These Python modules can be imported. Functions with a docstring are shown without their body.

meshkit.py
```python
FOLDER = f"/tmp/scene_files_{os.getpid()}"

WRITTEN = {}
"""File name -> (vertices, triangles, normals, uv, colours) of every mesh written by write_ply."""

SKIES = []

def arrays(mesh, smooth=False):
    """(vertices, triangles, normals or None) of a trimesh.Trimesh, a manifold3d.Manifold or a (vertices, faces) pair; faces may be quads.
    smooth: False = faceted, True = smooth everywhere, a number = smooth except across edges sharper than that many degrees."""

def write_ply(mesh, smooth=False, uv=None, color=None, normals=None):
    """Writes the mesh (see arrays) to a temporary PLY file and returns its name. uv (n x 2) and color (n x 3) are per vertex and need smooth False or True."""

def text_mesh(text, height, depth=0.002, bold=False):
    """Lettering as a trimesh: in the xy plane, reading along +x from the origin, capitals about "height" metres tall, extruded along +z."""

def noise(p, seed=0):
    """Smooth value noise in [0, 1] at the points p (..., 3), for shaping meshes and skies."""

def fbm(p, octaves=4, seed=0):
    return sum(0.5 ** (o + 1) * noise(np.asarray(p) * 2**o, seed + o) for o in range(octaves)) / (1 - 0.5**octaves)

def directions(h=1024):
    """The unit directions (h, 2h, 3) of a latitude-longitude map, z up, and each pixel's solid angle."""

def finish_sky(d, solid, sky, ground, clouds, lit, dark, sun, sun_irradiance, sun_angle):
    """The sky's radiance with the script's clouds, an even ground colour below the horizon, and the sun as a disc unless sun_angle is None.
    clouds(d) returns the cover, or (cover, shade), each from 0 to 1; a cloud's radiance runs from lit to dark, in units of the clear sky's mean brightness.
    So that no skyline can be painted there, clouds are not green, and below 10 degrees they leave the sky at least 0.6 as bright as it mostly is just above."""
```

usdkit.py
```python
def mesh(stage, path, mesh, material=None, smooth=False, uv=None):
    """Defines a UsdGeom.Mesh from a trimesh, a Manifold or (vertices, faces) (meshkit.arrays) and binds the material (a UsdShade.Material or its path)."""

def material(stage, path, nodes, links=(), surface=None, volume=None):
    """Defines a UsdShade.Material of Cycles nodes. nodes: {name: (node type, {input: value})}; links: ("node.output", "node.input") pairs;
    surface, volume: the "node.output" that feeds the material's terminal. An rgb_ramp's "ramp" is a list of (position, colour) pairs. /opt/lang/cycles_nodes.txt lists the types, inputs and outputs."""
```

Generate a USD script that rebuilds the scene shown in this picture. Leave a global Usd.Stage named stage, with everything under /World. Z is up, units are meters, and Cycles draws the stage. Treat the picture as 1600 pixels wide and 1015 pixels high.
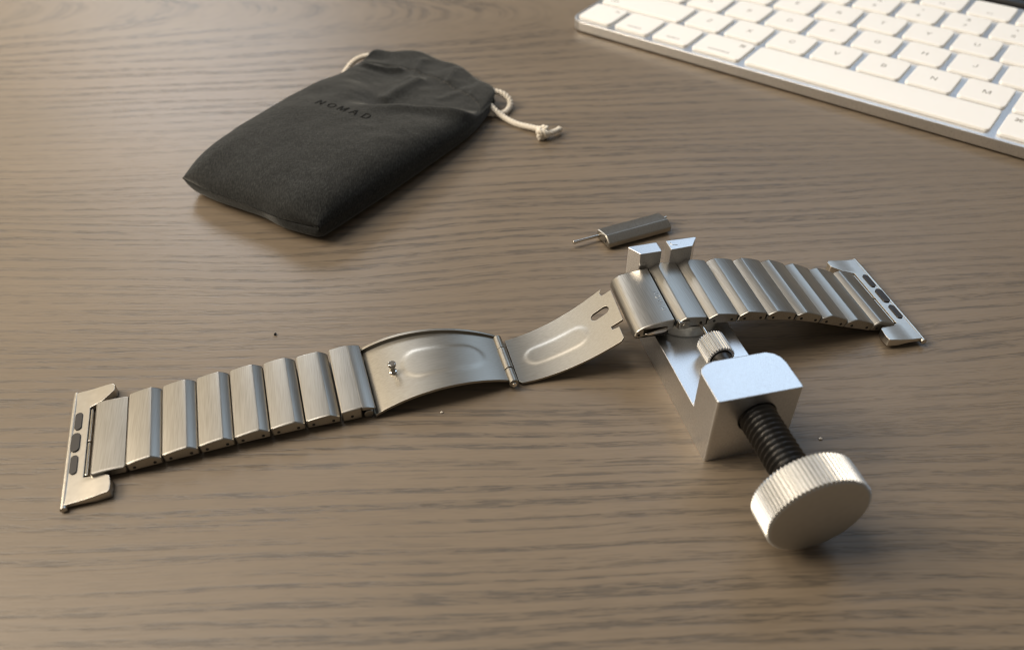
import math, random
import numpy as np, trimesh, manifold3d as m3, usdkit, meshkit
from shapely.geometry import Polygon, Point, LineString, box as sbox
from scipy.spatial import cKDTree, Delaunay
from pxr import Usd, UsdGeom, UsdLux, UsdShade, Gf, Sdf, Vt
random.seed(4); np.random.seed(4)
stage = Usd.Stage.CreateInMemory()
UsdGeom.SetStageUpAxis(stage, 'Z'); UsdGeom.SetStageMetersPerUnit(stage, 1.0)
UsdGeom.Xform.Define(stage, '/World'); UsdGeom.Scope.Define(stage, '/World/Looks')
MM = 0.001                      # everything below is laid out in millimetres; written out in metres

# ------------------------------------------------------------------ camera
F, HGT, PITCH, ROLL = 1253.8, 140.0, math.radians(41.39), math.radians(-.40)
CAM = np.array([0, 0, HGT]); FW = np.array([0, math.cos(PITCH), -math.sin(PITCH)])
_r = np.array([1., 0, 0]); _u = np.cross(_r, FW)
R_ = _r * math.cos(ROLL) + _u * math.sin(ROLL); U_ = -_r * math.sin(ROLL) + _u * math.cos(ROLL)
cam = UsdGeom.Camera.Define(stage, '/World/camera')
M4 = Gf.Matrix4d(*R_, 0, *U_, 0, *(-FW), 0, *(CAM * MM), 1)
cam.AddTransformOp().Set(M4)
cam.CreateHorizontalApertureAttr(36.0); cam.CreateVerticalApertureAttr(36.0 * 649 / 1024)
cam.CreateFocalLengthAttr(36.0 * F / 1600); cam.CreateClippingRangeAttr(Gf.Vec2f(.005, 20))
cam.CreateFStopAttr(15.0); cam.CreateFocusDistanceAttr(.205)
EXPOSURE = 0.0
cam.CreateExposureAttr(EXPOSURE)

def gp(px, z=0.0):
    "where the sight line of a photograph point (1600 px wide) meets the height z: used to measure the layout"
    d = FW + R_ * (px[0] - 800) / F - U_ * (px[1] - 507.5) / F
    return CAM + d * (z - HGT) / d[2]

# ------------------------------------------------------------------ light
def look(xf, pos, target):
    p, t = np.array(pos, float), np.array(target, float)
    z = p - t; z /= np.linalg.norm(z); x = np.cross([0, 0, 1.], z); x /= np.linalg.norm(x); y = np.cross(z, x)
    xf.AddTransformOp().Set(Gf.Matrix4d(*x, 0, *y, 0, *z, 0, *p, 1))
def rect(name, pos, target, w, h, color, power):
    l = UsdLux.RectLight.Define(stage, '/World/' + name); look(l, pos, target)
    l.CreateWidthAttr(w); l.CreateHeightAttr(h); l.CreateColorAttr(Gf.Vec3f(*color)); l.CreateIntensityAttr(power)
    return l
dome = UsdLux.DomeLight.Define(stage, '/World/room_ambient_fill')
dome.CreateIntensityAttr(0.05); dome.CreateColorAttr(Gf.Vec3f(1.0, .90, .78))  # dim even ambient fill for the unseen room
rect('unseen_window_light', (-.84, 2.20, 1.14), (-.1, .3, 0), .70, .52, (.90, .94, 1.0), 8.5)  # out of view at back left, placed for the pale sheen on the desk
rect('unseen_cool_light', (.33, .75, .61), (.05, .15, 0), .46, .40, (.57, .76, 1.0), 1.9)  # cool source out of view, sized to light the tool's top faces
rect('unseen_warm_light', (-.86, .80, .66), (-.05, .17, 0), 1.0, .80, (1.0, .80, .48), .38)  # warm panel out of view, placed to tint the left links and blades
rect('unseen_warm_far_light', (-1.15, 1.75, .70), (-.2, .35, 0), .9, .6, (1.0, .82, .58), 1.1)  # second warm panel out of view, brightens the far left of the desk
rect('unseen_lamp_light', (-1.02, .22, .76), (0, .24, 0), .55, .55, (1.0, .85, .66), 17.5)  # main warm source, out of view at left; lights left-facing metal and desk
rect('unseen_overhead_fill', (-.55, .38, 1.3), (.0, .28, 0), .6, .6, (1.0, .92, .82), 8.0)  # unseen overhead fill that lifts the desk and keys

# ------------------------------------------------------------------ materials
def mat(name, nodes, links, surface='p.BSDF'):
    return usdkit.material(stage, '/World/Looks/' + name, nodes, links, surface=surface)
def metal(name, color, rough, var=.08, bump=.04, scale=(900, 900, 900), bev=.0003, tone=.1, blotch=60):
    c = np.array(color)
    n = {'g': ('geometry', {}), 'm0': ('mapping', {'rotation': (0, 0, math.radians(-14))}), 'm': ('mapping', {'scale': scale}), 'n': ('noise_texture', {'scale': 1.0, 'detail': 3.0}),
         'b': ('noise_texture', {'scale': float(blotch), 'detail': 4.0}),
         'cr': ('rgb_ramp', {'ramp': [(.3, tuple(c * (1 - tone))), (.7, tuple(c))]}),
         'rr': ('map_range', {'from_min': .25, 'from_max': .75, 'to_min': rough - var, 'to_max': rough + var}),
         'bv': ('bevel', {'radius': bev, 'samples': 6}),
         'bp': ('bump', {'strength': bump, 'distance': .0002}),
         'p': ('principled_bsdf', {'metallic': 1.0, 'roughness': rough})}
    l = [('g.position', 'm0.vector'), ('m0.vector', 'm.vector'), ('m.vector', 'n.vector'), ('g.position', 'b.vector'), ('b.fac', 'cr.fac'), ('cr.color', 'p.base_color'),
         ('n.fac', 'rr.value'), ('rr.result', 'p.roughness'), ('n.fac', 'bp.height'), ('bv.bevel', 'bp.normal'), ('bp.normal', 'p.normal')]
    return mat(name, n, l)
def plain(name, color, rough=.5, metallic=0.0, spec=.5, bev=.0002):
    return mat(name, {'bv': ('bevel', {'radius': bev, 'samples': 4}), 'p': ('principled_bsdf', {'base_color': color, 'roughness': rough, 'metallic': metallic, 'specular_ior_level': spec})}, [('bv.bevel', 'p.normal')])

TITAN = metal('brushed_titanium', (.365, .348, .315), .34, var=.03, bump=.003, scale=(4200, 160, 3000), tone=.06, bev=.0002)
TITAN_IN = metal('satin_titanium', (.355, .335, .295), .35, var=.025, bump=.002, scale=(300, 4200, 3000), tone=.05, bev=.0002)
STEEL = metal('polished_steel', (.72, .68, .62), .16, var=.04, bump=.0, bev=.0002)
LUG = metal('lug_steel', (.58, .55, .50), .30, var=.012, bump=0.0, scale=(600, 600, 600), tone=.03, bev=.0003)
ALU = metal('blasted_aluminium', (.74, .74, .74), .34, var=.025, bump=.010, scale=(2600, 2600, 2600), bev=.0004, tone=.05)
ALU_KNURL = metal('turned_aluminium', (.52, .52, .51), .36, var=.015, bump=0.0, scale=(900, 900, 900), tone=.04, bev=.00012)
PADM = metal('cast_pad_metal', (.55, .55, .52), .40, bump=.5, scale=(900, 900, 900), bev=.0004)
BLACK_STEEL = plain('black_oxide_steel', (.009, .008, .007), .30, .0, .5, bev=.0001)
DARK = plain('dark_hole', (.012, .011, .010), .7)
RUBBER = plain('black_rubber', (.016, .013, .012), .45)
KEYALU = metal('keyboard_aluminium', (.74, .74, .74), .38, bump=.05, scale=(2500, 2500, 2500), bev=.0006, tone=.03)
KEYCAP = plain('white_keycap', (.90, .90, .885), .42, bev=.0005)
INK = plain('grey_ink', (.20, .18, .155), .6)
BLACKSLAB = plain('black_gloss', (.008, .008, .009), .3)
PRINT = plain('black_print', (.012, .0122, .012), .9, 0.0, .1)
LOGO = metal('engraved_mark', (.66, .63, .58), .22, bump=0)
LINT = plain('pale_lint', (.75, .70, .62), .8)
SPECK = plain('dark_speck', (.02, .018, .016), .8)

def mth(t, **k): return ('math', {'math_type': t, **k})
wood = {
 'g': ('geometry', {}), 'sx': ('separate_xyz', {}),
 # slow bends of the grain
 'mw': ('mapping', {'scale': (3.2, 7.0, 1.0), 'location': (.37, .12, 0)}), 'nw': ('noise_texture', {'scale': 1.0, 'detail': 2.0, 'roughness': .45}),
 'mw2': ('mapping', {'scale': (14.0, 40.0, 1.0)}), 'nw2': ('noise_texture', {'scale': 1.0, 'detail': 2.0}),
 'w1': mth('multiply_add', value2=.040, value3=-.020), 'w2': mth('multiply_add', value2=.0035, value3=-.00175),
 'wa': mth('add'), 'y0': mth('add'), 'yc': mth('subtract', value2=.385),
 'y2': mth('multiply'), 'zx': mth('multiply_add', value2=.06, value3=.12), 'z2': mth('multiply'), 'r2': mth('add'), 'r': mth('sqrt'),
 # rings
 'xr': mth('multiply', value2=6.0), 'rr': mth('multiply', value2=640.0), 'cv': ('combine_xyz', {'z': .3}),
 'nr': ('noise_texture', {'scale': 1.0, 'detail': 2.5, 'roughness': .55}),
 'ringm': ('map_range', {'range_type': 'smoothstep', 'from_min': .44, 'from_max': .62, 'to_min': 0.0, 'to_max': 1.0}),
 'sv': mth('multiply_add', value2=1800.0), 'sn0': mth('multiply', value2=8.0), 'sn': mth('sine'), 'sm': mth('multiply_add', value2=.11),
 # pores, short dashes along the grain
 'xp': mth('multiply', value2=190.0), 'rp': mth('multiply', value2=3200.0), 'cp': ('combine_xyz', {'z': 1.7}),
 'np': ('noise_texture', {'scale': 1.0, 'detail': 2.0, 'roughness': .6}),
 'porem': ('map_range', {'range_type': 'smoothstep', 'from_min': .51, 'from_max': .62, 'to_min': 0.0, 'to_max': 1.0}),
 'xd': mth('multiply', value2=95.0), 'rd': mth('multiply', value2=1350.0), 'cd': ('combine_xyz', {'z': 5.1}),
 'nd': ('noise_texture', {'scale': 1.0, 'detail': 2.5, 'roughness': .55}),
 'dashm': ('map_range', {'range_type': 'smoothstep', 'from_min': .47, 'from_max': .60, 'to_min': 0.0, 'to_max': 1.0}),
 'ringp': mth('multiply_add', value2=.85, value3=.15), 'pm': mth('multiply'), 'dm': mth('multiply'),
 'mk': ('mapping', {'scale': (4.0, 10.0, 1.0), 'location': (.2, .55, 0)}), 'nk': ('noise_texture', {'scale': 1.0, 'detail': 1.5}),
 'mkr': ('map_range', {'range_type': 'smoothstep', 'from_min': .36, 'from_max': .56, 'to_min': .35, 'to_max': 1.0}), 'rmk': mth('multiply'),
 # broad tone
 'mb': ('mapping', {'scale': (5, 16, 1)}), 'nb': ('noise_texture', {'scale': 1.0, 'detail': 3.0}),
 'base': ('rgb_ramp', {'ramp': [(.3, (.166, .130, .092)), (.7, (.204, .161, .115))]}),
 'c1': ('mix_color', {'blend_type': 'mix', 'b': (.105, .085, .064)}), 'f1': mth('multiply', value2=.34),
 'c2': ('mix_color', {'blend_type': 'mix', 'b': (.060, .050, .041)}), 'f2': mth('multiply', value2=.62),
 'c3': ('mix_color', {'blend_type': 'mix', 'b': (.080, .067, .054)}), 'f3': mth('multiply', value2=.62),
 'ro': ('map_range', {'from_min': 0.0, 'from_max': 1.0, 'to_min': .36, 'to_max': .46}),
 'hh': mth('add'), 'bp': ('bump', {'strength': .25, 'distance': .00012, 'invert': True}),
 'p': ('principled_bsdf', {'specular_ior_level': .5}),
}
wl = [('g.position', 'sx.vector'), ('g.position', 'mw.vector'), ('mw.vector', 'nw.vector'), ('g.position', 'mw2.vector'), ('mw2.vector', 'nw2.vector'),
 ('nw.fac', 'w1.value1'), ('nw2.fac', 'w2.value1'), ('w1.value', 'wa.value1'), ('w2.value', 'wa.value2'), ('sx.y', 'y0.value1'), ('wa.value', 'y0.value2'),
 ('y0.value', 'yc.value1'), ('yc.value', 'y2.value1'), ('yc.value', 'y2.value2'), ('sx.x', 'zx.value1'), ('zx.value', 'z2.value1'), ('zx.value', 'z2.value2'),
 ('y2.value', 'r2.value1'), ('z2.value', 'r2.value2'), ('r2.value', 'r.value1'),
 ('r.value', 'sv.value1'), ('nw2.fac', 'sn0.value1'), ('sn0.value', 'sv.value3'), ('sv.value', 'sn.value1'), ('sn.value', 'sm.value1'), ('nr.fac', 'sm.value3'), ('sx.x', 'xr.value1'), ('r.value', 'rr.value1'), ('xr.value', 'cv.x'), ('rr.value', 'cv.y'), ('cv.vector', 'nr.vector'), ('sm.value', 'ringm.value'),
 ('sx.x', 'xp.value1'), ('r.value', 'rp.value1'), ('xp.value', 'cp.x'), ('rp.value', 'cp.y'), ('cp.vector', 'np.vector'), ('np.fac', 'porem.value'),
 ('sx.x', 'xd.value1'), ('r.value', 'rd.value1'), ('xd.value', 'cd.x'), ('rd.value', 'cd.y'), ('cd.vector', 'nd.vector'), ('nd.fac', 'dashm.value'),
 ('g.position', 'mk.vector'), ('mk.vector', 'nk.vector'), ('nk.fac', 'mkr.value'), ('ringm.result', 'rmk.value1'), ('mkr.result', 'rmk.value2'), ('rmk.value', 'ringp.value1'), ('ringp.value', 'pm.value1'), ('porem.result', 'pm.value2'), ('ringp.value', 'dm.value1'), ('dashm.result', 'dm.value2'),
 ('g.position', 'mb.vector'), ('mb.vector', 'nb.vector'), ('nb.fac', 'base.fac'),
 ('base.color', 'c1.a'), ('rmk.value', 'f1.value1'), ('f1.value', 'c1.fac'),
 ('c1.result', 'c2.a'), ('pm.value', 'f2.value1'), ('f2.value', 'c2.fac'),
 ('c2.result', 'c3.a'), ('dm.value', 'f3.value1'), ('f3.value', 'c3.fac'), ('c3.result', 'p.base_color'),
 ('nb.fac', 'ro.value'), ('ro.result', 'p.roughness'), ('pm.value', 'hh.value1'), ('dm.value', 'hh.value2'), ('hh.value', 'bp.height'), ('bp.normal', 'p.normal')]
WOOD = mat('wood_grain_laminate', wood, wl)
CLOTH = mat('charcoal_suede', {
 'g': ('geometry', {}), 'n': ('noise_texture', {'scale': 900.0, 'detail': 4.0, 'roughness': .65}), 'n2': ('noise_texture', {'scale': 90.0, 'detail': 4.0}),
 'm': ('mapping', {'rotation': (0, 0, .5), 'scale': (3200, 700, 1500)}), 'n3': ('noise_texture', {'scale': 1.0, 'detail': 3.0}),
 'cr': ('rgb_ramp', {'ramp': [(.28, (.011, .0117, .0115)), (.5, (.022, .0230, .0224)), (.75, (.043, .0448, .0436))]}), 'c2': ('mix_color', {'blend_type': 'multiply', 'fac': .5}),
 'r2': ('rgb_ramp', {'ramp': [(.3, (.7, .7, .7)), (.7, (1, 1, 1))]}),
 'bp': ('bump', {'strength': .45, 'distance': .0004}),
 'p': ('principled_bsdf', {'roughness': .9, 'specular_ior_level': .15, 'sheen_weight': .28, 'sheen_roughness': .4, 'sheen_tint': (.75, .78, .78)})},
 [('g.position', 'm.vector'), ('m.vector', 'n3.vector'), ('g.position', 'n.vector'), ('g.position', 'n2.vector'), ('n3.fac', 'cr.fac'), ('n2.fac', 'r2.fac'), ('cr.color', 'c2.a'), ('r2.color', 'c2.b'), ('c2.result', 'p.base_color'), ('n.fac', 'bp.height'), ('bp.normal', 'p.normal')])
THREAD = plain('grey_thread', (.075, .074, .070), .9)
CORD = mat('cotton_cord', {'g': ('geometry', {}), 'n': ('noise_texture', {'scale': 2500.0, 'detail': 3.0}), 'cr': ('rgb_ramp', {'ramp': [(.3, (.58, .53, .45)), (.7, (.86, .81, .72))]}),
 'bp': ('bump', {'strength': .5, 'distance': .0003}), 'p': ('principled_bsdf', {'roughness': .9, 'specular_ior_level': .1, 'sheen_weight': .3})},
 [('g.position', 'n.vector'), ('n.fac', 'cr.fac'), ('cr.color', 'p.base_color'), ('n.fac', 'bp.height'), ('bp.normal', 'p.normal')])

# ------------------------------------------------------------------ helpers
USED = {}
def uniq(parent, name):
    k = (parent, name); USED[k] = USED.get(k, -1) + 1
    return parent + '/' + (name if USED[k] == 0 else f'{name}_{USED[k]:03d}')
ORIG = {}
def thing(name, label, cat, at, group=None, kind=None):
    p = uniq('/World', name); x = UsdGeom.Xform.Define(stage, p); o = np.array(at, float)
    x.AddTranslateOp().Set(Gf.Vec3d(*(o * MM))); ORIG[p] = o
    q = x.GetPrim(); q.SetCustomDataByKey('label', label)
    if cat: q.SetCustomDataByKey('category', cat)
    if group: q.SetCustomDataByKey('group', group)
    if kind: q.SetCustomDataByKey('kind', kind)
    return p
def root(p): return '/'.join(p.split('/')[:3])
def part(parent, name, mesh, m, smooth=30, label=None):
    p = uniq(parent, name)
    v, f, _ = meshkit.arrays(mesh)
    q = usdkit.mesh(stage, p, ((v - ORIG[root(parent)]) * MM, f), m, smooth=smooth).GetPrim()
    if label: q.SetCustomDataByKey('label', label)
    return p
def single(name, mesh, m, label, cat=None, kind=None, smooth=30, group=None):
    p = uniq('/World', name); v, f, _ = meshkit.arrays(mesh)
    q = usdkit.mesh(stage, p, (v * MM, f), m, smooth=smooth).GetPrim(); q.SetCustomDataByKey('label', label)
    if cat: q.SetCustomDataByKey('category', cat)
    if kind: q.SetCustomDataByKey('kind', kind)
    if group: q.SetCustomDataByKey('group', group)
    return p
def tm(v, f): return trimesh.Trimesh(np.asarray(v, float), np.asarray(f, int), process=False)
def xform(mesh, fn):
    v, f, _ = meshkit.arrays(mesh); return (fn(v), f)
def grid_faces(nu, nv, wrap=False):
    i, j = np.meshgrid(np.arange(nu - 1), np.arange(nv if wrap else nv - 1), indexing='ij'); i, j = i.ravel(), j.ravel(); k = (j + 1) % nv
    a, b, c, d = i * nv + j, (i + 1) * nv + j, (i + 1) * nv + k, i * nv + k
    return np.vstack([np.c_[a, b, c], np.c_[a, c, d]])
def loft(rings, caps=True):
    "rings: equal closed loops, star-shaped; caps by a fan"
    R = np.array(rings, float); n, k = R.shape[:2]
    v = R.reshape(-1, 3); f = [grid_faces(n, k, True)]
    if caps:
        v = np.vstack([v, R[0].mean(0), R[-1].mean(0)]); a, b = n * k, n * k + 1; j = np.arange(k); jj = (j + 1) % k
        f += [np.c_[np.full(k, a), j, jj], np.c_[np.full(k, b), (n - 1) * k + jj, (n - 1) * k + j]]
    m = tm(v, np.vstack(f)); m.merge_vertices(); m.fix_normals(); return m
def prism(prof, w, c=.3):
    "profile (s, z) run along n from 0 to w with chamfered ends"
    P = Polygon(prof); q = np.array(prof, float); ce = q.mean(0)
    sh = ce + (q - ce) * (1 - c / np.abs(q - ce).max(0))
    mk = lambda pr, n: np.c_[pr[:, 0], np.full(len(pr), n), pr[:, 1]]
    return loft([mk(sh, 0), mk(q, c), mk(q, w - c), mk(sh, w)])
def rbox(x0, x1, y0, y1, z0, z1, r=.3, seg=8):
    s = m3.Manifold.sphere(r, seg)
    return m3.Manifold.batch_hull([s.translate((x, y, z)) for x in (x0 + r, x1 - r) for y in (y0 + r, y1 - r) for z in (z0 + r, z1 - r)])
def cyl(r, h, n=32, at=(0, 0, 0), axis='z', ch=0.0):
    prof = [(0, 0), (r - ch, 0), (r, ch), (r, h - ch), (r - ch, h), (0, h)] if ch else [(0, 0), (r, 0), (r, h), (0, h)]
    m = trimesh.creation.revolve(np.array(prof), sections=n); v = m.vertices.copy()
    if axis == 'y': v = np.c_[v[:, 0], v[:, 2], -v[:, 1]]
    if axis == 'x': v = np.c_[v[:, 2], v[:, 1], -v[:, 0]]
    return tm(v + np.array(at), m.faces)
def spline(P, n=12):
    P = np.array(P, float); Q = np.vstack([2 * P[0] - P[1], P, 2 * P[-1] - P[-2]]); out = []
    for i in range(1, len(Q) - 2):
        t = np.linspace(0, 1, n, endpoint=False)[:, None]; a, b, c, d = Q[i - 1:i + 3]
        out.append(.5 * (2 * b + (c - a) * t + (2 * a - 5 * b + 4 * c - d) * t**2 + (3 * b - a - 3 * c + d) * t**3))
    return np.vstack(out + [P[-1:]])
def tube(P, r, k=14, twist=0.0, lobes=0):
    P = np.asarray(P, float); T = np.gradient(P, axis=0); T /= np.linalg.norm(T, axis=1)[:, None]
    nrm = np.cross(T[0], [0, 0, 1.]) if abs(T[0, 2]) < .9 else np.cross(T[0], [1., 0, 0]); nrm /= np.linalg.norm(nrm)
    s = np.r_[0, np.cumsum(np.linalg.norm(np.diff(P, axis=0), axis=1))]; rings = []; th = np.linspace(0, 2 * np.pi, k, endpoint=False)
    for i in range(len(P)):
        nrm = nrm - T[i] * (nrm @ T[i]); nrm /= np.linalg.norm(nrm); bn = np.cross(T[i], nrm)
        rr = (r[i] if np.ndim(r) else r) * (1 + (.16 * np.cos(lobes * (th - twist * s[i])) if lobes else 0))
        rings.append(P[i] + (rr * np.cos(th))[:, None] * nrm + (rr * np.sin(th))[:, None] * bn if np.ndim(rr) else P[i] + rr * (np.cos(th)[:, None] * nrm + np.sin(th)[:, None] * bn))
    return loft(rings)
def frame(o, ang):
    a = math.radians(ang); e = np.array([math.cos(a), math.sin(a)]); n = np.array([-e[1], e[0]]); o = np.array(o[:2], float)
    def fn(v, tilt=0.0, at=(0, 0)):
        "local (s, n, z) -> world; tilt turns the piece in its s-z plane, at = where its s=0, z=0 stands"
        s = v[:, 0] * math.cos(tilt) - v[:, 2] * math.sin(tilt) + at[0]; z = v[:, 0] * math.sin(tilt) + v[:, 2] * math.cos(tilt) + at[1]
        return np.c_[o + s[:, None] * e + v[:, 1:2] * n, z]
    return fn
def stadium(l, w, n=12):
    return LineString([(-(l - w) / 2, 0), ((l - w) / 2, 0)]).buffer(w / 2, n)
def slab(poly, h, z0=0.0):
    m = trimesh.creation.extrude_polygon(poly, h, engine='earcut'); m.apply_translation((0, 0, z0)); return m

# ------------------------------------------------------------------ desk
def desk():
    p = thing('desk_top', 'brown wood-grain desk top under everything, its grain running from side to side', 'desk', (0, 250, 0), kind='structure')
    part(p, 'board', rbox(-800, 800, -120, 780, -25, 0, 2), WOOD, smooth=False)
desk()

# ------------------------------------------------------------------ band
BAND = thing('metal_watch_band', 'titanium-coloured link watch band laid open, one end held in the small clamp tool', 'watch band', (30, 150, 0))
W = 22.3
left = frame(gp((201.4, 738), .6), 17.5)
Q = gp((1437, 532), .2); a11 = math.radians(11); right = frame(Q + 4.5 * np.array([-math.sin(a11), math.cos(a11), 0]), 11)

def arc(p0, p1, h, n=6):
    t = np.linspace(0, 1, n)[:, None]; p0, p1 = np.array(p0), np.array(p1); d = p1 - p0
    h = h if d[0] > 0 else -h                       # always bulges upwards
    q = p0 + d * t + 4 * h * t * (1 - t) * np.array([-d[1], d[0]]) / np.linalg.norm(d); return [tuple(x) for x in q]
def link_profile(p, flip):
    "long gentle face, ridge, short steep flank; from s=0 to s=p"
    pr = [(.25, 0), (p - .3, 0), (p - .08, .25), (p - .08, 1.45)] + arc((p - .2, 1.75), (p * .73, 3.04), .08, 5) + arc((p * .73 - .25, 3.12), (.35, 2.5), .14, 8) + [(.08, 2.3), (.08, .3)]
    if flip: pr = [(p - s, z) for s, z in pr][::-1]
    return pr
def pin_holes(lk, fn, ss, tilt, at, z=1.05, n0=0.0):
    for s in ss:
        ring = trimesh.creation.cylinder(radius=.36, height=.08, sections=14); v = ring.vertices; v = np.c_[v[:, 0] + s, v[:, 2] + n0 - .01, v[:, 1] + z]
        part(lk, 'pin_hole', xform(tm(v, ring.faces), lambda q: fn(q, tilt, at)), DARK)
def band_link(fn, at, to, flip, holes=(1.6, 6.0), prof=None, name='link'):
    d = np.array(to) - np.array(at); p = np.linalg.norm(d); tl = math.atan2(d[1], d[0])
    lk = part(BAND, name, xform(prism(prof or link_profile(p, flip), W, .35), lambda q: fn(q, tl, at)), TITAN, smooth=22)
    pin_holes(lk, fn, [h * p / 7.75 for h in holes], tl, at); return lk, tl
LS = [-7.5, 0, 7.55, 15.3, 23.0, 30.85, 38.6, 46.5]; LZ = [.75, .7, .95, 1.15, 1.3, 1.35, 1.2, .85]
for i in range(7):
    at, to = (LS[i], LZ[i]), (LS[i + 1], LZ[i + 1])
    if i == 0:
        pr = [(.4, 0), (7.2, 0), (7.42, .3), (7.42, 1.6)] + arc((7.2, 2.0), (.5, 2.0), .18, 8) + [(.1, 1.6), (.1, .3)]
        band_link(left, at, to, False, holes=(), prof=pr)
    else: band_link(left, at, to, False)
RS = [-11.8, -19.85, -27.5, -34.7, -42.6, -50.1, -58.0, -65.7]; RZ = [1.55, 4.15, 6.9, 9.1, 10.6, 11.5, 12.0, 12.0]
for i in range(7):
    band_link(right, (RS[i + 1], RZ[i + 1]), (RS[i], RZ[i]), True, holes=(1.7, 6.1) if i < 6 else (6.1,))
band_link(right, (RS[0], RZ[0]), (-5.3, .35), True, holes=(1.7,))
# spring-bar end of the first right link: a small block with the bar showing
part(BAND, 'bar_end', xform(rbox(-65.4, -62.5, -.5, 1.2, 12.1, 14.2, .25), right), TITAN)
bl = cyl(.75, .9, 20, axis='y'); part(BAND, 'bar_cap', xform(bl, lambda v: right(v + np.array([-63.9, -.75, 13.1]))), TITAN_IN)

sst = lambda x: np.clip(x, 0, 1) ** 2 * (3 - 2 * np.clip(x, 0, 1))
def connector(fn, sgn, tilt, at, label):
    "frame open towards the band; local s=0 at the outer tube, arms towards sgn"
    n0, n1 = -5.7, 28.3; S = lambda s: sgn * s
    pts = [(-.4, n0), (6.0, n0), (8.9, n0 + .3), (9.1, n0 + 2.4), (8.8, n0 + 4.7), (8.0, n0 + 5.4), (3.2, n0 + 6.4), (3.2, n1 - 6.2), (6.0, n1 - 5.2), (7.6, n1 - 3.6), (8.6, n1 - 2.6), (8.7, n1 - .8), (8.0, n1), (-.4, n1)]
    outer = Polygon([(S(a_), b_) for a_, b_ in pts]).buffer(-.5).buffer(.5, 4)
    sl = slab(outer, 1.0); sl = trimesh.Trimesh(*trimesh.remesh.subdivide_to_size(sl.vertices, sl.faces, .8, max_iter=14)); sl.merge_vertices()
    v = sl.vertices.copy(); s = np.abs(v[:, 0]); topm = v[:, 2] > .5
    arm = sst(np.clip((s - 2.0) / 6.0, 0, 1)) * (1 - np.clip(np.minimum(v[:, 1] - n0, n1 - v[:, 1]) - 5.2, 0, 1.5) / 1.5)
    v[:, 2] = .55 - arm * .75 + v[:, 2] * (1.0 + arm * 1.1)
    c = part(BAND, 'connector', xform(tm(v, sl.faces), lambda q: fn(q, tilt, at)), LUG, smooth=40, label=label)
    tb = tube(np.c_[np.full(9, S(-.45)), np.linspace(n0 - .7, n1 + .3, 9), np.full(9, .86)], np.array([.74, .84, .84, .84, .84, .84, .84, .84, .74]), 18)
    part(c, 'rounded_rail', xform(tb, lambda q: fn(q, tilt, at)), LUG, smooth=50)
    for k, (nn, ll, ww) in enumerate([(24.3 - 6.0, 5.4, 1.55), (12.0 - .3, 5.6, 1.9), (5.0, 5.4, 1.55)]):
        pl = slab(stadium(ll, ww), .3, 1.48 + (.06 if k == 1 else 0)); q = pl.vertices; q = np.c_[S(.95) + q[:, 1] - (S(.15) if k == 1 else 0), q[:, 0] + nn, q[:, 2]]
        part(c, 'rubber_plug', xform(tm(q, pl.faces), lambda q: fn(q, tilt, at)), RUBBER)
    for y0, y1 in ((n0 + 7.0, 11.1), (11.4, n1 - 6.5)):
        a, b = sorted((S(3.23), S(3.95))); part(c, 'spring_bar', xform(rbox(a, b, y0, y1, .35, 1.35, .25), lambda q: fn(q, tilt, at)), STEEL)
connector(left, 1, math.radians(3.0), (-12.1, -.05), 'steel end connector with three black plugs beside the left links')
connector(right, -1, math.radians(-2.5), (-1.0, .75), 'steel end connector with three black plugs beside the right links')

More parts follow.
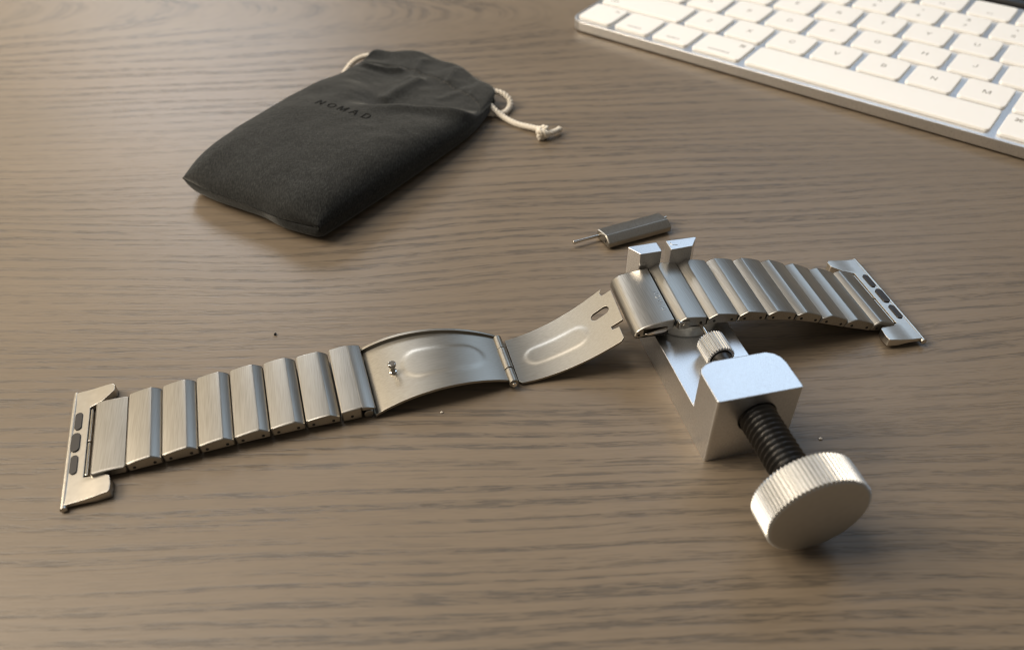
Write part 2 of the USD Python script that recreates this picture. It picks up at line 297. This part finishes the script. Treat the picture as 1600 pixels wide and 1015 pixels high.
# clasp: end block, two blades, hinge, cover
def smooth_plate(poly, th, edge, deform, emboss=None):
    m = slab(poly, th); m = trimesh.Trimesh(*trimesh.remesh.subdivide_to_size(m.vertices, m.faces, edge, max_iter=14)); m.merge_vertices()
    v = m.vertices.copy()
    if emboss: v[:, 2] += emboss(v[:, :2])
    return tm(deform(v), m.faces)
def oval(cx, cy, l, w, h):
    sp = lambda d: 1 / (1 + np.exp(d / .30))
    def f(p):
        x = np.abs(p[:, 0] - cx) - (l - w) / 2; d = np.hypot(np.maximum(x, 0), p[:, 1] - cy) - w / 2
        return h * sp(d)
    return f
eb = [(.2, 0), (4.6, 0), (4.75, .2), (4.75, 2.2), (7.75, 2.15), (7.95, 2.4)] + arc((7.75, 2.75), (5.5, 3.45), .08, 4) + arc((5.3, 3.5), (.4, 3.1), .10, 6) + [(.1, 2.9), (.1, .2)]
P0 = (46.65, .7)
v_eb = prism([(.2, 0), (4.6, 0), (4.75, .2), (4.75, 3.4)] + arc((4.7, 3.45), (.4, 3.1), .10, 6) + [(.1, 2.9), (.1, .2)], W, .3)
fl = prism([(4.72, 2.2), (7.7, 1.95), (7.95, 2.15)] + arc((7.75, 2.55), (5.3, 3.42), .10, 4) + [(4.72, 3.44)], W, .3)
lk = part(BAND, 'clasp_end_block', xform(v_eb, lambda q: left(q, -.02, P0)), TITAN, smooth=22); pin_holes(lk, left, (2.4,), -.02, P0, z=1.3)
part(lk, 'flank', xform(fl, lambda q: left(q, -.02, P0)), TITAN, smooth=22)
part(BAND, 'hinge_pin', xform(cyl(1.12, 21.6, 28, axis='y', ch=.12), lambda v: left(v + np.array([52.9, .15, 1.25]))), TITAN_IN)
L1 = 33.6
def blade1_xyz(l, w, h):
    "l along 0..L1, w across 0..1"
    t = l / L1; z = .55 + .55 * t + 3.45 * np.clip(4 * t * (1 - t), -1, 1) ** .9 - .35 * (1 - t) ** 6
    s = 54.0 + t * (33.6 + 1.0 * w); n0 = -.5 + .3 * t; n1 = 21.9 - 1.3 * t - 4.9 * t**2; n = n0 + (n1 - n0) * w
    return left(np.c_[s, n, z + h])
b1 = sbox(-.6, 0, L1, 20)
stud_l = 6.6
part(BAND, 'clasp_blade', smooth_plate(b1, .7, .55, lambda v: blade1_xyz(v[:, 0], v[:, 1] / 20, v[:, 2]), oval(18.8, 9.6, 19.5, 8.6, .15)), TITAN_IN, smooth=60, label='arched clasp blade with a raised oval and a small stud')
lipg = np.linspace(0, L1, 40); rings = [blade1_xyz(np.full(4, l), np.array([.962, .962, 1.0, 1.0]), np.array([.62, 1.75 - .5 * (l / L1), 1.75 - .5 * (l / L1), .62])) for l in lipg]
part(BAND, 'blade_rim', loft(rings), TITAN_IN)
st = np.array([(0, 0), (1.0, 0), (1.0, .35), (.62, .5), (.62, 1.9), (1.0, 2.1), (1.0, 2.8), (.85, 2.95), (0, 2.95)])
sm = trimesh.creation.revolve(st, sections=24); c1 = blade1_xyz(np.array([stud_l]), np.array([.47]), np.array([.65]))[0]
part(BAND, 'stud', tm(sm.vertices + c1, sm.faces), STEEL, smooth=40)
# hinge barrels
H0, H1 = gp((803, 598), 1.7), gp((776, 529), 1.7); hd = (H1 - H0)
for a, b, rr in ((-.01, .26, 1.15), (.275, .715, 1.25), (.73, 1.0, 1.15)):
    part(BAND, 'hinge_barrel', tube(np.linspace(H0 + hd * a, H0 + hd * b, 4), rr, 20), TITAN_IN, smooth=40)
part(BAND, 'hinge_rod', tube(np.linspace(H0 - hd * .05, H0 + hd * 1.02, 4), .6, 16), STEEL, smooth=40)
# second blade, rising to the cover
NL, BL, BR, NR = [np.array(x[:2]) for x in ((1.55, 136.4), (-1.9, 151.3), (22.5, 160.9), (27.1, 142.2))]
L2 = 27.0
def blade2_xyz(v):
    t, w = v[:, 0:1] / L2, v[:, 1:2] / 18
    xy = (NL * (1 - t) + NR * t) * (1 - w) + (BL * (1 - t) + BR * t) * w; tt = np.clip(t[:, 0], -.1, 1.2)
    z = .95 + .35 * v[:, 1] / 18 * (1 - tt) + 9.0 * np.abs(tt) ** 1.9
    return np.c_[xy, z + v[:, 2] - .6]
p2 = Polygon([(.2, .9), (.9, 0), (26.2, 0), (27.0, .6), (27.2, 4.2), (25.6, 4.6), (25.6, 5.6), (28.6, 5.4), (29.3, 15.6), (26.9, 15.9), (26.7, 17.0), (27.4, 18), (0, 18)])
hole = stadium(4.6, 2.3); hole = Polygon(np.array(hole.exterior.coords) + np.array([24.7, 11.3]))
part(BAND, 'clasp_blade', smooth_plate(p2.difference(hole), .6, .6, blade2_xyz, oval(12.0, 8.6, 16.5, 6.0, .15)), TITAN_IN, smooth=60, label='rising clasp blade with an oblong slot by the cover')
# cover
CV = [(-76.0, 10.9), (-75.9, 12.2), (-75.3, 13.1), (-74.0, 13.9), (-71.5, 14.55), (-68.5, 14.95), (-66.5, 15.05), (-66.3, 14.7), (-66.3, 12.25), (-66.8, 12.0), (-75.6, 10.6)]
cvm = m3.Manifold(m3.Mesh(*(lambda m: (np.asarray(m.vertices, np.float32), np.asarray(m.faces, np.uint32)))(prism(CV, 20.7, .35))))
cut = m3.Manifold.cube((5.9, 2.4, 1.75)).translate((-73.9, -1.2, 11.55))
res = cvm - cut if cvm.status() == m3.Error.NoError and not cvm.is_empty() else None
cov = part(BAND, 'clasp_cover', xform(res if res is not None and not res.is_empty() else prism(CV, 20.7, .35), right), TITAN, smooth=28, label='smooth wide clasp cover lying over the tool')
rb = prism(arc((-73.7, 12.35), (-68.3, 13.15), .10, 7)[::1] + [(-68.2, 12.5), (-68.9, 12.15), (-72.9, 11.6), (-73.6, 11.9)], 2.0, .25)
part(cov, 'release_button', xform(rb, lambda v: right(v + np.array([0, -.75, 0]))), STEEL)
pin_holes(cov, right, (-75.0,), 0, (0, 0), z=11.7)
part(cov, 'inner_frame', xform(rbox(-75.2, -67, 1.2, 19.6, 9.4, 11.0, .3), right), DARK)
for i, ch in enumerate('NOMAD'):
    t = meshkit.text_mesh(ch, 1.15, .05); v = t.vertices; w = v[:, 0].max() + v[:, 0].min()
    n = 10.7 - i * 1.55; v = np.c_[-68.1 + v[:, 1], n - (v[:, 0] - w / 2), v[:, 2]]
    v[:, 2] += np.interp(v[:, 0], [-71.5, -68.5, -66.5], [14.55, 14.95, 15.05]) + .0
    part(cov, 'engraved_letter', xform(tm(v, t.faces[:, ::-1]), right), LOGO, smooth=False)

# ------------------------------------------------------------------ link removal tool
T0 = gp((1100, 721)); TOOL = thing('link_removal_tool', 'small silver metal clamp tool with a black screw and round knurled knob', 'watch tool', (T0[0] + 8, T0[1] + 25, 0))
tf = frame(T0, 13.0)
def ex(poly, z0, z1): 
    pts = [np.array(poly.exterior.coords)[:-1]]; return m3.Manifold.extrude(m3.CrossSection(pts, m3.FillRule.EvenOdd), z1 - z0).translate((0, 0, z0))
def rnd(poly, r): return poly.buffer(-r, join_style=2).buffer(r, 6)
TW = 19.3
base = ex(rnd(sbox(0, 0, TW, 56), .5), 0, 8.5)
post = ex(rnd(Polygon([(0, 0), (TW, 0), (TW, 7.6), (TW - .4, 9.4), (TW - 1.4, 10.8), (TW - 3.0, 11.6), (4.0, 11.6), (1.9, 11.0), (.6, 10.0), (0, 8.8)]), .5), 8.0, 19)
rp1 = ex(rnd(Polygon([(0, 55.8), (2.3, 52.0), (8.0, 52.0), (8.0, 56)]), .3), 8.0, 19)
rp2 = ex(rnd(Polygon([(10.5, 52.0), (16.4, 52.3), (19.0, 55.9), (10.5, 56)]), .3), 8.0, 19)
bore = m3.Manifold.cylinder(13, 4.35, 4.35, 40).rotate((-90, 0, 0)).translate((10.2, -1, 12))
body = (base + post + rp1 + rp2) - bore
bm = body.to_mesh(); part(TOOL, 'clamp_body', xform(tm(bm.vert_properties[:, :3], bm.tri_verts), tf), ALU, smooth=20)
pad = [np.c_[9.65 + r * np.cos(t), 39.6 + r * np.sin(t), np.full(64, z)] for t in [np.linspace(0, 2 * np.pi, 64, endpoint=False)] for r, z in ((9.2, 8.5), (9.5, 8.8), (9.55, 11.3), (9.2, 11.75), (6.0, 11.8))]
part(TOOL, 'support_pad', xform(loft(pad), tf), PADM, smooth=40)
# screw: axis along y at x=10.2, z=12
def screw_mesh(y0, y1, R, pitch, depth):
    ny, nt = int((y1 - y0) / .11), 40; y = np.linspace(y0, y1, ny); th = np.linspace(0, 2 * np.pi, nt, endpoint=False)
    ph = (y[:, None] / pitch + th[None] / (2 * np.pi)) % 1; rr = R - depth * np.clip(1.5 * (1 - np.abs(2 * ph - 1)) - .15, 0, 1)
    return loft(np.stack([10.2 + rr * np.cos(th), np.broadcast_to(y[:, None], rr.shape), 12 + rr * np.sin(th)], -1))
part(TOOL, 'threaded_screw', xform(screw_mesh(-19.3, 9.5, 4.15, 1.3, .62), tf), BLACK_STEEL, smooth=50)
part(TOOL, 'screw_nose', xform(cyl(2.4, 13, 28, at=(10.2, 8, 12), axis='y', ch=.2), tf), BLACK_STEEL)
def knurl(R, y0, y1, n, dep, ch, hollow=0.0, dep_h=0.0):
    th = np.linspace(0, 2 * np.pi, n * 6, endpoint=False); k = (np.arange(n * 6) % 6); rr = np.where((k == 0) | (k == 5), 1.0, 0.0) 
    kr = R - dep * np.array([0, .5, 1, 1, .5, 0])[k]
    ring = lambda r, y: np.c_[10.2 + r * np.cos(th), np.full(len(th), y), 12 + r * np.sin(th)]
    c = np.full(len(th), R - dep - ch)
    rings = [ring(c * .5, y1), ring(c, y1), ring(kr, y1 - ch), ring(kr, y0 + ch), ring(c, y0)]
    if hollow: rings += [ring(np.full(len(th), hollow), y0), ring(np.full(len(th), hollow * .97), y0 + dep_h)]
    else: rings += [ring(c * .5, y0)]
    return loft(rings)
part(TOOL, 'knob', xform(knurl(10.7, -26.2, -18.9, 76, .46, .4), tf), ALU_KNURL, smooth=25)
part(TOOL, 'pin_holder', xform(knurl(3.4, 18.3, 24.7, 30, .32, .25, 2.6, 1.6), tf), ALU_KNURL, smooth=25)
part(TOOL, 'push_pin', xform(cyl(.55, 7.0, 16, at=(10.2, 25.0, 12.3), axis='y', ch=.1), tf), STEEL)
sc = np.array([(11.0 + 1.3 * math.cos(t), 54.0 + 1.0 * math.sin(t)) for t in np.linspace(2.6, 4.9, 10)]) + np.array([1.6, .6])
part(TOOL, 'scratch', xform(tube(np.c_[sc, np.full(10, 19.0)], .07, 6), tf), STEEL)

# ------------------------------------------------------------------ loose link
g0, g1 = gp((936, 378), 1.5), gp((1043, 349), 1.5); ang = math.degrees(math.atan2(g1[1] - g0[1], g1[0] - g0[0]))
LOOSE = thing('loose_band_link', 'single removed band link lying on the desk with its pin sticking out', 'watch link', (*(g0[:2] + g1[:2]) / 2, 0))
o = gp((951, 391), .1); lf = frame(o, ang - 90)          # s runs across the link away from the left, n along its length
lp = [(.3, 0), (7.4, 0), (7.65, .3), (7.65, 1.5)] + arc((7.5, 1.7), (5.4, 2.95), .02, 3) + arc((5.2, 3.02), (.4, 2.6), .04, 5) + [(.1, 2.3), (.1, .3)]
# near face of the link looks at the camera: mirrored so the short steep flank faces it
lpf = [(-(s) , z) for s, z in lp]; lm = prism([(s, z) for s, z in lpf], 21.4, .35)
lo = frame(o, ang + 90 - 180)
def lfn(v):
    a = math.radians(ang); al = np.array([math.cos(a), math.sin(a)]); ac = np.array([-al[1], al[0]])
    return np.c_[o[:2] + (v[:, 1:2]) * al + (v[:, 0:1] + 7.7) * ac, v[:, 2] * 1.12 + .05 - .07 * v[:, 0]]
part(LOOSE, 'link_body', xform(lm, lambda v: lfn(np.c_[v[:, 0], v[:, 1], v[:, 2]])), TITAN, smooth=22)
pn = cyl(.45, 31.8, 16, at=(-1.9, -8.6, 1.35), axis='y', ch=.12); part(LOOSE, 'pin', xform(pn, lfn), STEEL)
pin_e = cyl(.55, 1.2, 16, at=(-1.9, -8.9, 1.35), axis='y', ch=.1); part(LOOSE, 'pin_head', xform(pin_e, lfn), STEEL)
for s in (-1.9, -5.6):
    part(LOOSE, 'pin_hole', xform(cyl(.45, .1, 14, at=(s, -.03, 1.35), axis='y'), lfn), DARK)

# ------------------------------------------------------------------ pouch
POUCH = thing('drawstring_pouch', 'charcoal suede drawstring pouch lying flat behind the watch band', 'pouch', (-55, 255, 0))
def curve(px, z, n):
    P = np.array([gp(q, zz)[:2] for q, zz in zip(px, z if np.ndim(z) else [z] * len(px))]); P = spline(P, 10)
    s = np.r_[0, np.cumsum(np.linalg.norm(np.diff(P, axis=0), axis=1))]; t = np.linspace(0, s[-1], n); return np.c_[np.interp(t, s, P[:, 0]), np.interp(t, s, P[:, 1])]
NU, NV = 190, 120
zs0 = 6.5
cl = curve([(285, 278), (330, 241), (440, 169), (540, 120), (576, 97)], [6.5, 7, 7.5, 7, 6], NU)
cr = curve([(498, 356), (560, 317), (650, 257), (730, 200), (765, 166)], [6.5, 6.5, 6.5, 6, 5], NU)
cf = curve([(285, 278), (326, 298), (373, 314), (405, 325), (438, 341), (498, 356)], 6.5, NV)
cb = curve([(576, 97), (584, 86), (600, 79), (640, 80), (699, 97), (738, 117), (772, 143), (765, 166)], [6, 6.5, 7, 6, 5.5, 5.5, 5, 5], NV)
uu, vv = np.meshgrid(np.linspace(0, 1, NU), np.linspace(0, 1, NV), indexing='ij')
def coons():
    U, V = uu[..., None], vv[..., None]
    a = cl[:, None] * (1 - V) + cr[:, None] * V; b = cf[None] * (1 - U) + cb[None] * U
    c = (cf[0] * (1 - V) + cf[-1] * V) * (1 - U) + (cb[0] * (1 - V) + cb[-1] * V) * U
    return a + b - c
XY = coons(); PL, PW = 112.0, 57.0
du = uu * PL; dv = np.minimum(vv, 1 - vv) * PW
rd = lambda d, R: np.sqrt(np.clip(1 - (1 - np.minimum(d / R, 1)) ** 2, 0, 1))
def seg_dist(a, b):
    a, b = np.array(a), np.array(b); d = b - a; t = np.clip(((XY - a) @ d) / (d @ d), 0, 1); return np.linalg.norm(XY - (a + t[..., None] * d), axis=-1), ((XY - a) @ np.array([-d[1], d[0]])) / np.linalg.norm(d)
sst = lambda x: np.clip(x, 0, 1) ** 2 * (3 - 2 * np.clip(x, 0, 1))
zseam = 6.5 - 1.8 * sst((uu - .55) / .45)
fill = 7.6 * (1 - .45 * sst((uu - .25) / .6))
ra, rb_ = gp((545, 172), 12)[:2], gp((752, 179), 9)[:2]
dist, side = seg_dist(ra, rb_)
along = ((XY - ra) @ (rb_ - ra)) / np.linalg.norm(rb_ - ra); drop = sst((side - 0.5) / 9.0) * sst((along + 4) / 16)
top = zseam + fill * rd(du, 20) * rd(dv, 13) * (1 - .78 * drop)
top += 1.3 * np.exp(-(dist / 2.8) ** 2) * sst((along - 2) / 18) * sst((1 - vv) / .06)
for pa, pb, z, amp, sg in (((602, 150), (652, 116), 9, 1.5, 2.6), ((572, 108), (622, 103), 8, 1.5, 2.0), ((690, 150), (727, 133), 8, .6, 2.0), ((640, 120), (660, 92), 7, .7, 1.8), ((700, 125), (712, 106), 7, .6, 1.6), ((735, 150), (748, 130), 6, .6, 1.6)):
    dd, _ = seg_dist(gp(pa, z)[:2], gp(pb, z)[:2]); top += amp * np.exp(-(dd / sg) ** 2)
P3 = np.stack([XY[..., 0], XY[..., 1], np.zeros_like(uu)], -1)
top += (meshkit.fbm(P3 * .07, 3, 5) - .5) * 1.6 * rd(dv, 9) * rd(du, 9)
hem = sst((uu - .865) / .012) * (1 - sst((uu - .99) / .01)); stitch = np.exp(-((uu - .868) / .006) ** 2)
top += .2 * hem - .2 * stitch * sst(dv / 4)
top += .7 * np.sin(vv * 23 + 1) * sst((uu - .80) / .2) * sst(dv / 5) + 1.6 * sst((uu - .9) / .1) * np.exp(-((vv - .12) / .12) ** 2)
seamline = np.exp(-(np.minimum(du, dv) / .8) ** 2)
bot = zseam - .5 - (zseam - .8) * rd(du, 5) * rd(dv, 4.5)
bot = np.maximum(bot, .25)
top[0] = zseam[0]; top[:, 0] = zseam[:, 0]; top[:, -1] = zseam[:, -1]
bot[0] = zseam[0] - .35; bot[:, 0] = zseam[:, 0] - .35; bot[:, -1] = zseam[:, -1] - .35
# the mouth: top and bottom layers come close together, pulled in by the cord
bot = bot + (np.minimum(zseam - 1.8, 2.2) - bot) * sst((uu - .82) / .18) * sst(dv / 3)
inw = np.stack([np.gradient(XY[..., 0], axis=1), np.gradient(XY[..., 1], axis=1)], -1)
loops = []
for i in range(NU):
    t = np.c_[XY[i], top[i]]; b = np.c_[XY[i], bot[i]][::-1]; loops.append(np.vstack([t, b]))
inner = np.array(loops[-1]).copy(); ce = inner.mean(0); axis = np.array([*(XY[-1].mean(0) - XY[-12].mean(0)), 0]); axis /= np.linalg.norm(axis)
in1 = ce + (inner - ce) * np.array([.965, .965, .75]); in2 = in1 - axis * 9
closed = loft([np.array(x) for x in loops] + [in1, in2])
part(POUCH, 'bag', closed, CLOTH, smooth=True)
from scipy.interpolate import LinearNDInterpolator
BZ = LinearNDInterpolator(XY.reshape(-1, 2), top.ravel())
def bag_z(xy): return BZ(np.asarray(xy))
def on_bag(px):
    z = 12.0
    for _ in range(40): X = gp(px, z); z = .5 * z + .5 * float(bag_z(X[:2][None])[0])
    return gp(px, z)
ta, tb_ = on_bag((490, 161)), on_bag((575, 187)); td = (tb_ - ta)[:2]; tl = np.linalg.norm(td); td /= tl; tu = np.array([-td[1], td[0]])
up_px = on_bag((499, 157)) - ta
for i, ch in enumerate('NOMAD'):
    t = meshkit.text_mesh(ch, 3.3, .25); t = trimesh.Trimesh(*trimesh.remesh.subdivide_to_size(t.vertices, t.faces, .7)); v = t.vertices
    cx = (v[:, 0].max() + v[:, 0].min()) / 2; xy = ta[:2] + td * (tl * (i + .35) / 4.75) + (v[:, 0:1] - cx) * 1.0 * td + v[:, 1:2] * tu
    part(POUCH, 'printed_letter', tm(np.c_[xy, bag_z(xy) + v[:, 2] - .12], t.faces), PRINT, smooth=False)
# hem stitches: a row of short threads
ui = int(.872 * (NU - 1))
for k in range(26):
    j0 = int((.24 + .70 * k / 26) * (NV - 1)); j1 = j0 + 2
    P = [np.r_[XY[ui, j0], top[ui, j0] + .02], np.r_[(XY[ui, j0] + XY[ui, j1]) / 2, (top[ui, j0] + top[ui, j1]) / 2 + .22], np.r_[XY[ui, j1], top[ui, j1] + .02]]
    part(POUCH, 'stitch', tube(spline(P, 4), .13, 6), THREAD)
# drawstring
cz = .95
def cord(pts, n=14): return tube(spline([gp(q, z) for q, z in pts], n), 1.05, 14, twist=1.5, lobes=3)
dc = part(POUCH, 'drawstring', cord([((745, 152), 4.2), ((760, 159.5), 4.0), ((772, 171), 3.0), ((785, 182), 1.6), ((808, 194), 1.0), ((838, 201), 1.5), ((850, 204), 2.2)]), CORD, smooth=60)
part(POUCH, 'drawstring', cord([((758, 138), 4.6), ((771, 142.5), 4.8), ((786, 147), 4.2), ((796, 157), 2.6), ((796, 168), 1.2), ((787, 177), .95), ((770, 178), 1.2), ((757, 174), 2.2)]), CORD, smooth=60)
part(POUCH, 'drawstring', cord([((592, 90), 4.8), ((575, 88), 5.0), ((560, 92), 4.6), ((548, 101), 3.2), ((540, 112), 1.6), ((533, 122), 1.0), ((524, 127), .95)]), CORD, smooth=60)
kc = gp((848, 207.5), 2.6); t = np.linspace(0, 2 * np.pi, 90)
ka = np.array(gp((875, 202), 2) - gp((838, 205), 2)); ka /= np.linalg.norm(ka); kb_ = np.array([-ka[1], ka[0], 0]); kn = np.cross(ka, kb_)
tre = kc + np.outer((np.sin(t) + 2 * np.sin(2 * t)) * .62, kb_) + np.outer((np.cos(t) - 2 * np.cos(2 * t)) * .62, kn) + np.outer(-np.sin(3 * t) * 1.25, ka)
part(dc, 'knot', tube(tre, 1.0, 14, twist=1.5, lobes=3), CORD, smooth=60)
part(dc, 'cord_end', tube(spline([kc - ka * 1, kc + ka * 3 + np.array([0, 0, -.3]), gp((875, 202), 1.6)], 10), np.r_[np.full(18, .95), 1.0, 1.1, 1.12], 14, twist=1.5, lobes=3), CORD, smooth=60)

# ------------------------------------------------------------------ keyboard
KX, KY, KYAW, KRP, KT = 26.5, 360.4, math.radians(-38.82), 18.68, math.radians(3.3)
kex = np.array([math.cos(KYAW), math.sin(KYAW), 0]); key_ = np.array([-kex[1] * math.cos(KT), kex[0] * math.cos(KT), math.sin(KT)]); knm = np.cross(kex, key_)
K0 = np.array([KX, KY, 4.8])
def kf(v): return K0 + v[:, 0:1] * kex + v[:, 1:2] * key_ + v[:, 2:3] * knm
KB = thing('computer_keyboard', 'white low-profile keyboard with silver metal body at the top right corner', 'keyboard', (KX + 100, KY - 10, 0))
KW, KD_ = 278.9, 114.9
plan = sbox(0, 0, KW, KD_).buffer(-7).buffer(7, 10)
kbm = ex(plan, -9.5, 0)
kbm = kbm.trim_by_plane((0, math.sin(KT), math.cos(KT)), -4.0)       # flat underside just off the desk
km = kbm.to_mesh(); part(KB, 'metal_body', xform(tm(km.vert_properties[:, :3], km.tri_verts), kf), KEYALU, smooth=25)
for a, b in ((15, 8), (KW - 15, 8), (15, KD_ - 10), (KW - 15, KD_ - 10)):
    q = kf(np.array([[a, b, 0]]))[0]; part(KB, 'foot', cyl(4, .85, 24, at=(q[0], q[1], 0), ch=.1), RUBBER)
KEYMESH = {}
def keycap(a, b, w, d, legend=(), label=None):
    "unit cell starts at a (mm) and b (mm), cap w x d"
    if (w, d) not in KEYMESH:
        s = m3.CrossSection([np.array(sbox(-w / 2, -d / 2, w / 2, d / 2).buffer(-1.7).buffer(1.7, 5).exterior.coords)[:-1]])
        t = sbox(-w / 2, -d / 2, w / 2, d / 2).buffer(-1.7).buffer(1.7, 5)
        rings = [np.c_[np.array(t.buffer(o_).exterior.coords)[:-1] if False else np.array(t.exterior.coords)[:-1] * (1 + 2 * o_ / np.array([w, d])), np.full(len(t.exterior.coords) - 1, z)] for o_, z in ((0, .05), (0, .95), (-.12, 1.12), (-.35, 1.2))]
        KEYMESH[(w, d)] = loft(rings)
    m = KEYMESH[(w, d)]; c = np.array([a + w / 2, b + d / 2, 0])
    k = part(KB, 'key', (kf(m.vertices + c), m.faces), KEYCAP, smooth=40, label=label)
    for txt, h, dx, dy in legend:
        t = meshkit.text_mesh(txt, h, .05); v = t.vertices.copy(); bb = (v[:, :2].max(0) + v[:, :2].min(0)) / 2
        v[:, :2] += c[:2] - bb + np.array([dx, dy]); v[:, 2] += 1.17; part(k, 'legend', (kf(v), t.faces), INK, smooth=False)
U0, GAP = 19.0, 2.4; X0 = 2.9; Y0 = 2.9
def row(b, d, items):
    for a, w, lg in items: keycap(X0 + a * U0, b, w * U0 - GAP, d, lg)
D = KRP - GAP + .0
rowb = lambda i: Y0 + i * KRP
small = lambda s: [(s, 1.5, 0, -4.6)]
row(rowb(0), D, [(0, 1, [('fn', 1.8, 4.6, 4.4)]), (1, 1, small('control')), (2, 1, small('option')), (3, 1.25, small('command') + [('⌘', 2.4, 6.6, 4.0)]), (4.25, 5, []),
  (9.25, 1.25, [('command', 1.5, 3.0, -4.6), ('⌘', 2.4, -6.6, 4.0)]), (10.5, 1, small('option')), (11.5, 1, [('‹', 3, 0, 0)]), (13.5, 1, [('›', 3, 0, 0)])])
keycap(X0 + 12.5 * U0, rowb(0), U0 - GAP, D / 2 - .15); keycap(X0 + 12.5 * U0, rowb(0) + D / 2 + .15, U0 - GAP, D / 2 - .15)
ctr = lambda ch: [(ch, 2.7, 0, 0)]
two = lambda ch: [(ch[0], 2.3, 0, 3.2), (ch[1], 2.3, 0, -3.0)]
row(rowb(1), D, [(0, 2.25, [('shift', 1.5, -15, -4.6)])] + [(2.25 + i, 1, ctr(c)) for i, c in enumerate('ZXCVBNM')] + [(9.25 + i, 1, two(c)) for i, c in enumerate(('<,', '>.', '?/'))] + [(12.25, 2.25, [('shift', 1.5, 15, -4.6)])])
row(rowb(2), D, [(0, 1.75, [('caps lock', 1.5, -8, -4.6)])] + [(1.75 + i, 1, ctr(c)) for i, c in enumerate('ASDFGHJKL')] + [(10.75, 1, two(':;')), (11.75, 1, two('"\'')), (12.75, 1.75, [('return', 1.5, 9, -4.6)])])
row(rowb(3), D, [(0, 1.5, [('tab', 1.5, -8, -4.6)])] + [(1.5 + i, 1, ctr(c)) for i, c in enumerate('QWERTYUIOP')] + [(11.5, 1, two('{[')), (12.5, 1, two('}]')), (13.5, 1, two('|\\'))])
row(rowb(4), D, [(i, 1, two(c)) for i, c in enumerate(('~`', '!1', '@2', '#3', '$4', '%5', '^6', '&7', '*8', '(9', ')0', '_-', '+='))] + [(13, 1.5, [('delete', 1.5, 6, -4.6)])])
fw_ = 14.5 / 14
row(rowb(5), KD_ - 2.9 - rowb(5), [(i * fw_, fw_, [(('esc' if i == 0 else f'F{i}' if i < 13 else '⏏'), 1.5, 0, -4.2)]) for i in range(14)])

# plain black slab beyond the keyboard, only its edge in view
def behind():
    v = rbox(60, 420, KD_ + 3, KD_ + 75, 0, 13, 2.5).to_mesh(); q = v.vert_properties[:, :3]
    e2 = np.array([-kex[1], kex[0], 0])
    w = np.array([KX, KY, 0]) + q[:, 0:1] * kex + q[:, 1:2] * e2 + q[:, 2:3] * np.array([0, 0, 1.])
    single('black_slab', (w, v.tri_verts), BLACKSLAB, 'black edge showing just behind the far side of the keyboard', 'base')
behind()

# crumbs of lint
def speck(px, r, m, label, st=1.6):
    s = trimesh.creation.icosphere(2, r); v = s.vertices.copy(); v *= (st, 1, .7); v += (meshkit.noise(v * 4 / r, 3)[:, None] - .5) * r * .8; c = gp(px, r * .6)
    v[:, 2] -= v[:, 2].min(); single('lint_speck', (v + np.array([c[0], c[1], .0]), s.faces), m, label, 'lint', group='tiny crumbs on the desk')
speck((430, 522), .35, SPECK, 'tiny dark crumb on the desk above the left links', 1.0)
speck((1282, 685), .26, LINT, 'tiny white crumb on the desk right of the black screw')
speck((690, 644), .22, LINT, 'tiny pale crumb on the desk below the arched clasp blade')
